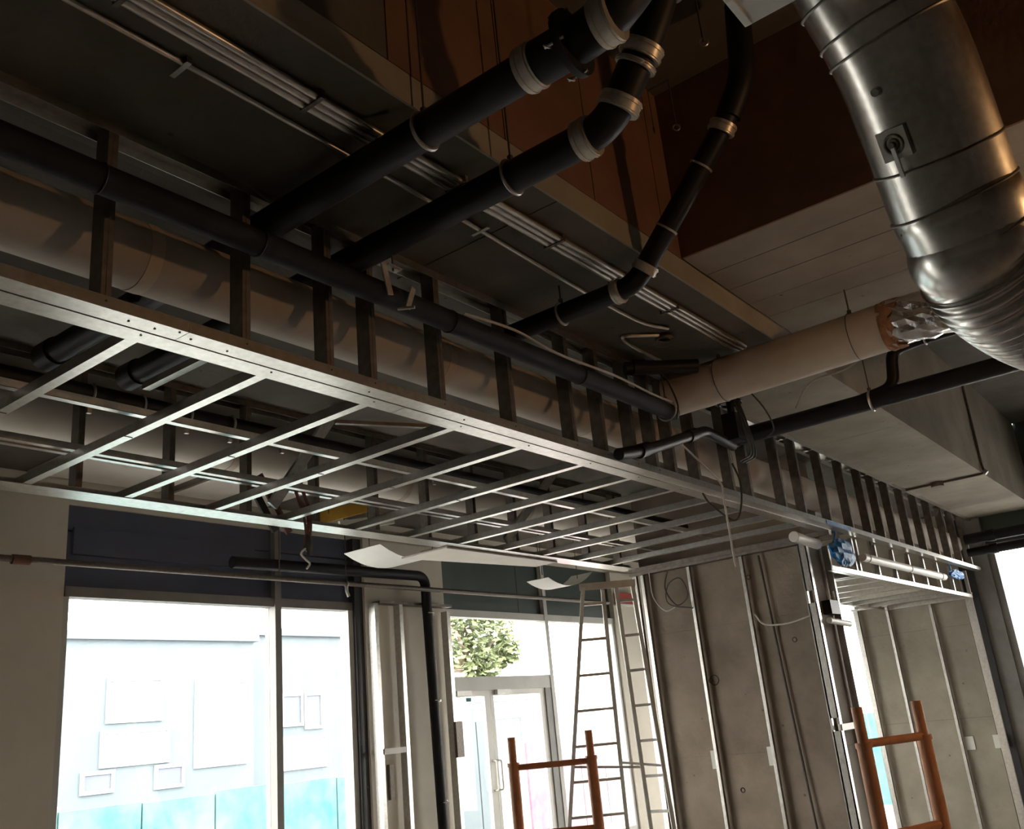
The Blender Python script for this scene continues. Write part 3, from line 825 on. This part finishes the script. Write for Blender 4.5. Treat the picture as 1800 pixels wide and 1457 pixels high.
t3 = thing('bent_conduit', (12.2, 2.08, 4), 'dark conduit dropping down the right beam face to a small box', 'conduit')
MB().tube(fillet([(12.36, 2.085, 5.28), (12.25, 2.085, 4.10), (12.23, 2.07, 3.985), (12.22, 3.0, 3.985)], 0.05), 0.014, 8).build('conduit', 'rod', t3, True)
MB().tube([(12.21, 2.62, 3.998), (12.21, 2.62, 3.94)], 0.075, 16).build('junction_box', 'galv_dull', t3, True)
MB().tube([(12.24, 2.08, 4.02), (12.24, 2.05, 3.985)], 0.03, 10).build('elbow_fitting', 'steel', t3, True)


# hangers: a ring round the pipe and a rod up to the concrete
def hanger(c, axis, R, top, label, rodshift=(0, 0), strap=0.006, m='steel'):
    t = thing('pipe_hanger', c, label, 'hanger')
    c = Vector(c)
    MB().ring(c, axis, R, strap, 22, 6).build('hanger_ring', m, t, True)
    x, y = c.x + rodshift[0], c.y + rodshift[1]
    MB().tube([(x, y, c.z + R), (x, y, top)], 0.005, 6).build('threaded_rod', 'rod', t, True)
    MB().tube([(x, y, c.z + R - 0.002), (x, y, c.z + R + 0.03)], 0.014, 8).build('nut', 'rod', t, True)
    return t


hanger((2.4, 2.06, 3.87), (0, 1, 0), 0.077, 5.3, 'hanger ring round the leftmost drain pipe with a tall rod', strap=0.009)
hanger((2.91, 2.02, 3.87), (0, 1, 0), 0.077, 5.3, 'hanger ring round the middle drain pipe with a tall rod', strap=0.009)
hanger((4.157, 2.64, 3.82), (0, 1, 0), 0.063, 4.0, 'hanger ring round the right drain pipe close to the beam', strap=0.008)
hanger((5.93, 1.55, 3.81), (0, 1, 0), 0.158, 4.15, 'hanger on the tan wrapped pipe near its torn end', strap=0.003, m='rod')
hanger((5.93, 2.5, 3.80), (0, 1, 0), 0.158, 4.0, 'hanger on the tan wrapped pipe near the conduits', strap=0.003, m='rod')
hanger((7.07, 1.83, 3.70), (0, 1, 0), 0.074, 4.15, 'pale hanger on the low black pipe beside its branch', strap=0.010)
h = hanger((5.70, 2.85, 3.62), (1, 0, 0), 0.072, 4.0, 'bright hanger loop at the right end of the long black pipe', strap=0.007)
MB().tube(curve([(5.62, 2.83, 4.0), (5.66, 2.80, 3.85), (5.72, 2.77, 3.66), (5.74, 2.8, 3.55)]), 0.006, 6).build('wire', 'wire', h, True)
cl = thing('clevis_hanger', (2.93, 2.8, 3.62), 'bright clevis strap gripping the long black pipe below the drain pipes', 'hanger')
MB().tube([(2.93, 2.78, 3.72), (2.93, 2.78, 4.0)], 0.006, 6).build('threaded_rod', 'rod', cl, True)
MB().obox((2.88, 2.775, 3.66), (0.25, 0, -1), (0, 1, 0), (1, 0, 0.25), 0.16, 0.006, 0.035).build('strap_arm', 'band', cl)
MB().obox((3.02, 2.76, 3.60), (-0.4, 0, -1), (0, 1, 0), (1, 0, -0.4), 0.13, 0.006, 0.03).build('strap_arm', 'band', cl)
MB().obox((2.93, 2.785, 3.737), (1, 0, 0), (0, 1, 0), (0, 0, 1), 0.09, 0.05, 0.008).build('strap_top', 'band', cl)
MB().tube([(2.97, 2.80, 3.54), (3.0, 2.72, 3.53)], 0.008, 8).build('bolt', 'band', cl, True)
for (x, y, z0, z1, lab) in ((4.86, 1.95, 4.95, 5.3, 'thin rod with an eye hanging in the recess above the right drain pipe'),
                            (3.55, 1.3, 4.55, 5.3, 'thin rod with an eye hanging in the recess right of the middle drain pipe')):
    t = thing('hanging_rod', (min(x, 4.6), y, z0), lab, 'rod')
    x = min(x, 4.6)
    MB().tube([(x, y, z0), (x, y, z1)], 0.005, 6).build('threaded_rod', 'rod', t, True)
    MB().ring((x, y, z0), (1, 0.6, 0), 0.02, 0.005, 14, 5).build('eye', 'steel', t, True)

# spiral duct: steep offset between two elbows, flexible sleeve below
sd = thing('spiral_duct', (2.6, 0.36, 2.6), 'shiny round sheet metal duct with ring joints at upper right', 'duct')
dpath = [(-2.5, 0.62, 4.04), (1.2, 0.62, 4.04), (1.6, 0.60, 4.02), (2.0, 0.50, 3.95), (2.22, 0.44, 3.75), (2.36, 0.40, 3.53), (2.51, 0.36, 3.279), (2.736, 0.36, 2.945)]
A, Bq = Vector(dpath[-2]), Vector(dpath[-1])
ax = (Bq - A).normalized()
rigid = curve(dpath + [(2.757, 0.352, 2.893), (2.838, 0.346, 2.776)], 6)
RD = 0.178
MB().tube(rigid, RD, 40, caps=False).build('duct_shell', 'duct', sd, True)


def at(path, s):
    L = 0
    for p, q in zip(path, path[1:]):
        d = (q - p).length
        if L + d >= s:
            return p.lerp(q, (s - L) / d), (q - p).normalized()
        L += d
    return path[-1], (path[-1] - path[-2]).normalized()


tot = sum((q - p).length for p, q in zip(rigid, rigid[1:]))
for back, tilt in ((0.075, 0.12), (0.198, 0.06), (0.333, 0.0), (0.69, 0.0), (0.745, -0.06), (0.86, 0.0)):
    c, t = at(rigid, tot - back)
    nrm = t + Vector((0.5, -0.6, 0.0)) * tilt
    MB().ring(c, nrm, RD + 0.001, 0.0045, 44, 6).build('joint_ring', 'galv_dull', sd, True)
flexp = curve([rigid[-2], (2.838, 0.346, 2.776), (2.95, 0.315, 2.705), (3.20, 0.235, 2.66), (3.62, 0.06, 2.645), (4.1, -0.15, 2.645)], 100)
fl2, rr = [], []
ln = 0
for p, q in zip(flexp, flexp[1:]):
    ln += (q - p).length
    fl2.append(p)
    rr.append(RD + 0.006 + 0.006 * math.sin(ln / 0.026 * 2 * PI))
MB().tube(fl2, rr, 40).build('flexible_sleeve', 'duct', sd, True)
# damper plate with its quadrant and handle on the side facing the room
c0, t0 = at(rigid, tot - 0.42)
view = (Vector((0, 0, 1.6)) - c0)
n0 = (view - t0 * view.dot(t0)).normalized()
s0 = t0.cross(n0)
if s0.dot(Vector((0.6153, -0.783, -0.09))) > 0:
    s0 = -s0
n1 = (n0 * math.cos(0.5) + s0 * math.sin(0.5)).normalized()
b1 = t0.cross(n1)
pc = c0 + n1 * (RD + 0.010)
dpl = MB().obox(pc, b1, t0, n1, 0.085, 0.085, 0.012).build('damper_plate', 'duct', sd)
MB().ring(pc + n1 * 0.008, n1, 0.026, 0.004, 24, 6).ring(pc + n1 * 0.008, n1, 0.013, 0.004, 20, 6).build('quadrant_ring', 'rod', dpl, True)
MB().obox(pc + n1 * 0.016 + t0 * 0.05 - b1 * 0.0, t0, b1, n1, 0.085, 0.012, 0.006).build('damper_handle', 'steel', dpl)
MB().tube([pc, pc + n1 * 0.02], 0.008, 10).build('pivot_bolt', 'rod', dpl, True)
c9, t9 = at(rigid, tot - 0.57)
n9 = (n0 * math.cos(0.5) + s0 * math.sin(0.5))
MB().tube([c9 + n9 * RD, c9 + n9 * (RD + 0.012)], 0.012, 10).build('rivet', 'rod', sd, True)

# white fixture at the top edge
wb = thing('light_fixture', (1.9, 0.5, 3.3), 'white box fixture poking into the top of the picture beside the spiral duct', 'light fixture')
MB().box(1.15, 2.073, 0.425, 0.64, 3.3, 3.40).build('housing', 'white', wb)
MB().box(1.15, 2.065, 0.618, 0.634, 3.293, 3.3).box(1.15, 2.065, 0.431, 0.447, 3.293, 3.3).build('edge_lip', 'white', wb)
MB().tube([(1.25, 0.55, 3.40), (1.25, 0.55, 3.87)], 0.004, 6).tube([(1.75, 0.55, 3.40), (1.75, 0.55, 3.84)], 0.004, 6).build('hanging_wire', 'rod', wb, True)


# ---------------------------------------------------------------- loose cables and scraps
def cable(pts, r, m, label, cat='cable', name='loose_cable'):
    return tag(MB().tube(curve(pts), r, 6).build(name, m, None, True), label, cat)


cable([(6.88, 2.94, 3.45), (6.95, 2.93, 3.3), (6.93, 2.95, 3.1), (6.8, 2.97, 2.98), (6.6, 3.05, 3.1), (6.55, 3.08, 3.19)], 0.008, 'wire', 'dark cable looping below the near rail left of the column')
cable([(5.9, 2.94, 3.5), (6.3, 2.93, 3.35), (6.6, 2.94, 3.24), (6.63, 2.95, 3.1), (6.75, 3.0, 2.7), (6.76, 3.0, 2.62)], 0.008, 'wire_white', 'pale cable hanging straight down in front of the column')
cable([(9.36, 4.95, 3.15), (9.34, 5.02, 2.92), (9.33, 4.9, 2.72), (9.33, 4.75, 2.8), (9.34, 4.82, 3.0), (9.34, 4.98, 2.95), (9.33, 5.0, 2.75), (9.35, 4.72, 2.66)], 0.007, 'wire', 'dark coiled cable hanging at the top left of the column')
cable([(9.35, 5.2, 3.12), (9.34, 5.18, 2.85), (9.33, 5.05, 2.68), (9.33, 4.92, 2.7)], 0.007, 'wire_white', 'pale cable drooping at the top left corner of the column')
cable([(9.38, 4.05, 2.5), (9.37, 3.95, 2.38), (9.36, 3.7, 2.36), (9.35, 3.45, 2.4)], 0.009, 'wire_white', 'pale cable running sideways across the column to its corner')
cable([(9.46, 3.93, 3.1), (9.47, 3.9, 2.2), (9.47, 3.86, 1.2), (9.46, 3.82, 0.3)], 0.011, 'wire', 'dark cord hanging down the right part of the column')
cable([(7.04, 2.4, 3.8), (6.9, 2.2, 3.92), (6.9, 1.9, 3.95), (6.95, 1.6, 4.1), (7.0, 1.0, 4.12)], 0.008, 'wire_white', 'pale cable draped along the low black pipe')
cable([(6.5, 2.6, 3.95), (6.6, 2.5, 3.75), (6.75, 2.5, 3.6), (6.8, 2.6, 3.55)], 0.006, 'wire', 'thin dark cable hanging under the tan wrapped pipe')
cc = thing('cable_cluster', (4.55, 5.3, 2.95), 'reddish brown cables and scraps dangling through the joists', 'cable')
for k in range(5):
    o = random.Random(k)
    MB().tube(curve([(4.35 + 0.03 * k, 5.25, 3.52), (4.45 + o.uniform(-.05, .05), 5.3, 3.4), (4.55 + o.uniform(-.04, .04), 5.34, 3.25), (4.58 + o.uniform(-.04, .04), 5.37, 3.1 + o.uniform(-.05, .05)), (4.6, 5.37, 3.0)]), 0.010, 6).build('cable', 'wire_red', cc, True)
crumple((4.58, 5.37, 3.05), 0.04, 0.03, 0.09, 8, 6).build('scrap', 'wire', cc)
MB().tube(curve([(4.57, 5.37, 3.02), (4.52, 5.38, 2.97), (4.56, 5.38, 2.93), (4.60, 5.38, 2.90), (4.57, 5.38, 2.86)]), 0.008, 6).build('hook', 'chalk', cc, True)
for (x, lab) in ((4.2, 'dark slat leaning behind the far studs left of the dangling cables'), (4.33, 'dark red slat leaning behind the far studs beside the dangling cables')):
    s = tag(MB().bar((x, 5.62, 3.6), (x + 0.28, 5.62, 3.18), 0.06, 0.02, (0, 1, 0)).build('leaning_slat', 'wire' if x < 4.3 else 'wire_red'), lab, 'slat')


def curved_sheet(c, w, l, sag, th=0.004, n=10):
    b = MB()
    c = Vector(c)
    for i in range(n + 1):
        t = i / n - 0.5
        for (dy, dz) in ((-w / 2, 0), (w / 2, 0), (w / 2, th), (-w / 2, th)):
            b.v.append((c.x + l * t, c.y + dy, c.z + dz + sag * (4 * t * t - 1) + 0.12 * t))
    for i in range(n):
        for k in range(4):
            k2 = (k + 1) % 4
            b.f.append((i * 4 + k, i * 4 + k2, (i + 1) * 4 + k2, (i + 1) * 4 + k))
    b.f += [(3, 2, 1, 0), (n * 4, n * 4 + 1, n * 4 + 2, n * 4 + 3)]
    return b


yl = thing('reflector_fixture', (6.2, 6.7, 3.3), 'cream curved reflector sheet hanging below the rail left of the door', 'light fixture')
curved_sheet((6.75, 6.5, 3.42), 0.5, 1.1, 0.16).build('reflector', 'white', yl, True)
for x in (6.3, 7.2):
    MB().tube([(x, 6.5, 3.40), (x, 6.5, 4.1)], 0.005, 6).build('hanging_wire', 'rod', yl, True)
yl2 = thing('reflector_fixture', (8.9, 6.2, 3.1), 'pale curved reflector sheet hanging below the rail above the ladder', 'light fixture')
curved_sheet((8.9, 6.1, 3.2), 0.3, 0.9, 0.12).build('reflector', 'white', yl2, True)
for x in (8.55, 9.25):
    MB().tube([(x, 6.1, 3.2), (x, 6.1, 4.1)], 0.005, 6).build('hanging_wire', 'rod', yl2, True)
yb = thing('yellow_batten', (6.2, 6.7, 3.7), 'yellow painted batten with a white panel seen between the joists', 'batten')
MB().bar((6.0, 7.0, 3.72), (6.85, 6.9, 3.98), 0.05, 0.12).build('batten', 'yellow', yb)
MB().bar((6.25, 6.85, 3.66), (6.95, 6.8, 3.80), 0.03, 0.10).build('panel', 'white', yb)
for x in (6.2, 6.7):
    MB().tube([(x, 6.95, 3.8), (x, 6.95, 4.1)], 0.005, 6).build('hanging_wire', 'rod', yb, True)
rb = thing('red_box', (13.2, 7.85, 3.35), 'small dull red box high on the beige wall behind the ladder', 'box')
MB().box(13.05, 13.6, 7.86, 7.95, 3.34, 3.52).build('housing', 'red', rb)
MB().box(13.03, 13.62, 7.85, 7.95, 3.32, 3.34).build('base_plate', 'white', rb)
vb = thing('wall_clamp', (9.95, 3.4, 2.4), 'bright pipe clamp and dark box on the right side of the column', 'clamp')
MB().box(9.72, 9.98, 3.36, 3.45, 2.42, 2.56).build('dark_box', 'black_pipe', vb)
MB().tube([(9.5, 3.33, 2.34), (10.1, 3.33, 2.32)], 0.03, 12).build('pipe_stub', 'white', vb, True)
for x in (9.76, 9.92):
    MB().tube([(x, 3.38, 2.56), (x, 3.38, 2.66)], 0.012, 8).build('stud_bolt', 'chalk', vb, True)

# ================================================================== LADDER AND SCAFFOLD FRAMES
ld = thing('step_ladder', (7.2, 4.7, FL), 'tall aluminium step ladder standing in front of the glass door', 'ladder')


def ext(p, q, z=FL):
    p, q = Vector(p), Vector(q)
    return p + (q - p) * ((p.z - z) / (p.z - q.z))


AL, AR = (6.767, 4.412, 2.70), (6.888, 4.301, 2.66)
ALb, ARb = ext(AL, (7.105, 5.057, 0.754)), ext(AR, (7.385, 4.651, 0.801))
BL, BR = (6.93, 4.19, 2.66), (7.02, 4.08, 2.66)
BLb, BRb = ext(BL, (7.45, 4.46, 0.70)), ext(BR, (7.45, 4.24, 0.70))
for p, q in ((AL, ALb), (AR, ARb), (BL, BLb), (BR, BRb)):
    MB().bar(p, q, 0.032, 0.06, (0.8, 0.58, 0)).build('rail', 'alu', ld)
for k in range(11):
    z = FL + 0.2 + k * 0.285
    for (p, q, r_, s_, nm) in ((AL, ALb, AR, ARb, 'step'), (BL, BLb, BR, BRb, 'rear_rung')):
        a, b = ext(p, q, z), ext(r_, s_, z)
        MB().bar(a, b, 0.05 if nm == 'step' else 0.03, 0.022).build(nm, 'alu', ld)
MB().hexa([(6.73, 4.43, 2.66), (6.86, 4.28, 2.66), (7.04, 4.06, 2.66), (6.9, 4.22, 2.66), (6.73, 4.43, 2.72), (6.86, 4.28, 2.72), (7.04, 4.06, 2.72), (6.9, 4.22, 2.72)]).build('top_cap', 'alu', ld)
for (p, q, r_, s_) in ((AL, ALb, BL, BLb), (AR, ARb, BR, BRb)):
    MB().bar(ext(p, q, 1.25), ext(r_, s_, 1.2), 0.012, 0.02).build('spreader', 'alu', ld)


def scaffold(label, L, Rr, z_top, z_rungs):
    t = thing('scaffold_frame', (*L, FL), label, 'scaffold frame', 'rust orange scaffold frames')
    for (x, y) in (L, Rr):
        leg = MB().tube([(x, y, FL), (x, y, z_top - 0.13)], 0.029, 14).build('leg', 'orange', t, True)
        MB().tube([(x, y, z_top - 0.15), (x, y, z_top)], 0.021, 12).build('coupling_pin', 'orange', leg, True)
        MB().tube([(x, y, z_top - 0.15), (x, y, z_top - 0.13)], 0.033, 14).build('collar', 'orange', leg, True)
        MB().tube([(x, y, FL), (x, y, FL + 0.02)], 0.05, 14).build('foot_plate', 'orange', leg, True)
    for z in z_rungs:
        MB().tube([(*L, z), (*Rr, z)], 0.016, 10).build('rung', 'orange', t, True)
    return t


scaffold('orange scaffold frame in front of the glass door', (4.21, 3.32), (4.455, 2.98), 1.56, [1.405, 1.075, 0.745, 0.415, 0.085, -0.245])
scaffold('orange scaffold frame in front of the far grey pier', (3.79, 1.29), (4.14, 1.165), 1.56, [1.425, 1.10, 0.775, 0.45, 0.125, -0.2])

# ================================================================== OUTSIDE
struct('street_ground', MB().box(-20, 60, -30, 60, -0.8, -0.66), 'street', 'pale street outside the windows')
hd = thing('street_hoarding', (14, 14, -0.66), 'low teal hoarding across the street seen through the big window', 'hoarding')
for k in range(7):
    MB().box(6 + k * 1.3, 6 + (k + 1) * 1.3 - 0.03, 14, 14.05, -0.66, 1.1 - 0.02 * (k % 3)).build('hoarding_panel', 'teal', hd)
for k in range(8):
    MB().box(5.97 + k * 1.3, 6.05 + k * 1.3, 14.05, 14.12, -0.66, 1.15).build('post', 'facade_white', hd)
he = thing('street_hoarding', (22, 7, -0.66), 'low blue hoarding outside the narrow bright window beside the pier', 'hoarding')
for k in range(4):
    MB().box(22, 22.05, 5.4 + k * 1.2, 6.57 + k * 1.2, -0.66, 1.22).build('hoarding_panel', 'teal', he)
for k in range(5):
    MB().box(22.05, 22.12, 5.35 + k * 1.2, 5.42 + k * 1.2, -0.66, 1.27).build('post', 'facade_white', he)
bt = thing('street_hoarding', (14.2, 12, -0.66), 'tall pale blue site screen outside the left leaf of the glass door', 'hoarding')
for k in range(2):
    MB().box(13.6 + k * 0.6, 14.17 + k * 0.6, 12, 12.04, -0.66, 2.05 - 0.25 * k).build('screen_panel', 'facade', bt)
for k in range(3):
    MB().box(13.56 + k * 0.6, 13.61 + k * 0.6, 12.04, 12.09, -0.66, 2.1 - 0.2 * k).build('post', 'facade_white', bt)
hp = thing('street_hoarding', (19, 13, -0.66), 'low pink hoarding outside the glass door', 'hoarding')
for k in range(6):
    MB().box(17.0 + k * 1.0, 17.0 + (k + 1) * 1.0 - 0.03, 13, 13.05, -0.66, 1.3).build('hoarding_panel', 'pink', hp)
for k in range(7):
    MB().box(16.97 + k * 1.0, 17.04 + k * 1.0, 13.05, 13.12, -0.66, 1.35).build('post', 'facade_white', hp)


def building(label, x0, x1, y, h, m, wins, depth=6):
    t = thing('street_building', ((x0 + x1) / 2, y + depth / 2, -0.66), label, 'building')
    MB().box(x0, x1, y, y + depth, -0.66, h).build('wall', m, t)
    MB().box(x0 - 0.1, x1 + 0.1, y - 0.12, y + depth, h, h + 0.18).build('cornice', m, t)
    for (a, b, za, zb, mm) in wins:
        f = MB().box(a - 0.08, b + 0.08, y - 0.05, y, za - 0.08, za).box(a - 0.08, b + 0.08, y - 0.05, y, zb, zb + 0.08) \
            .box(a - 0.08, a, y - 0.05, y, za, zb).box(b, b + 0.08, y - 0.05, y, za, zb).build('window', 'facade_white', t)
        MB().box(a, b, y - 0.02, y - 0.005, za, zb).build('pane', mm, f)
    return t


building('pale blue building across the street seen at the left of the big window', 8.0, 15.2, 20, 4.3, 'facade',
         [(11.4, 12.6, 2.6, 3.4, 'facade_white'), (11.3, 12.8, 1.7, 2.3, 'facade_white'), (10.9, 11.5, 1.2, 1.5, 'ext_glass'), (12.6, 13.2, 1.15, 1.5, 'ext_glass'), (13.6, 14.9, 1.5, 3.3, 'facade_white')])
building('blue grey building across the street seen at the right of the big window', 15.6, 19.4, 21, 4.6, 'facade',
         [(16.9, 17.5, 2.3, 3.0, 'ext_glass'), (17.7, 18.2, 2.2, 3.0, 'ext_glass'), (16.9, 18.3, 1.2, 1.9, 'facade_white')])
building('white building far beyond the glass door', 20.5, 34, 22, 2.6, 'facade_white',
         [(22, 23, 0.8, 2.0, 'facade'), (24.5, 25.5, 0.8, 2.0, 'facade'), (27, 28.5, 0.8, 2.0, 'facade')])

tree = thing('street_tree', (19.6, 16.5, -0.66), 'leafy street tree seen through the transom over the glass door', 'tree')
MB().tube(curve([(18.6, 16.5, -0.66), (18.7, 16.5, 1.5), (19.0, 16.55, 3.0), (19.6, 16.5, 4.2)]), 0.13, 10).build('trunk', 'bark', tree, True)
rnd = random.Random(11)
bb = MB()
for k in range(5):
    a = rnd.uniform(0, 6.28)
    bb.tube(curve([(19.65, 16.5, 2.6 + 0.3 * k), (19.65 + 0.6 * math.cos(a), 16.5 + 0.5 * math.sin(a), 3.2 + 0.35 * k), (19.65 + 1.2 * math.cos(a), 16.5 + 1.1 * math.sin(a), 3.7 + 0.4 * k)]), 0.04, 6)
bb.build('branches', 'bark', tree, True)
lv = MB()
cl_ = [(19.3, 16.5, 3.5, 0.7), (20.0, 16.4, 4.1, 0.9), (20.6, 16.6, 4.5, 0.7), (19.0, 16.5, 4.5, 0.9), (19.7, 16.3, 3.1, 0.5), (20.9, 16.5, 3.7, 0.5), (19.8, 16.8, 5.1, 0.9)]
for k in range(3600):
    cx, cy, cz, r = rnd.choice(cl_)
    d = Vector((rnd.gauss(0, 1), rnd.gauss(0, 1), rnd.gauss(0, 1))).normalized() * r * rnd.random() ** 0.4
    p = Vector((cx, cy, cz)) + d
    u = Vector((rnd.gauss(0, 1), rnd.gauss(0, 1), rnd.gauss(0, 1))).normalized()
    v = u.orthogonal().normalized()
    s = rnd.uniform(0.08, 0.15)
    b0 = len(lv.v)
    lv.v += [tuple(p + u * s), tuple(p + v * s * 0.5), tuple(p - u * s), tuple(p - v * s * 0.5)]
    lv.f.append((b0, b0 + 1, b0 + 2, b0 + 3))
tag(lv.build('foliage', 'leaf', tree), kind='stuff')
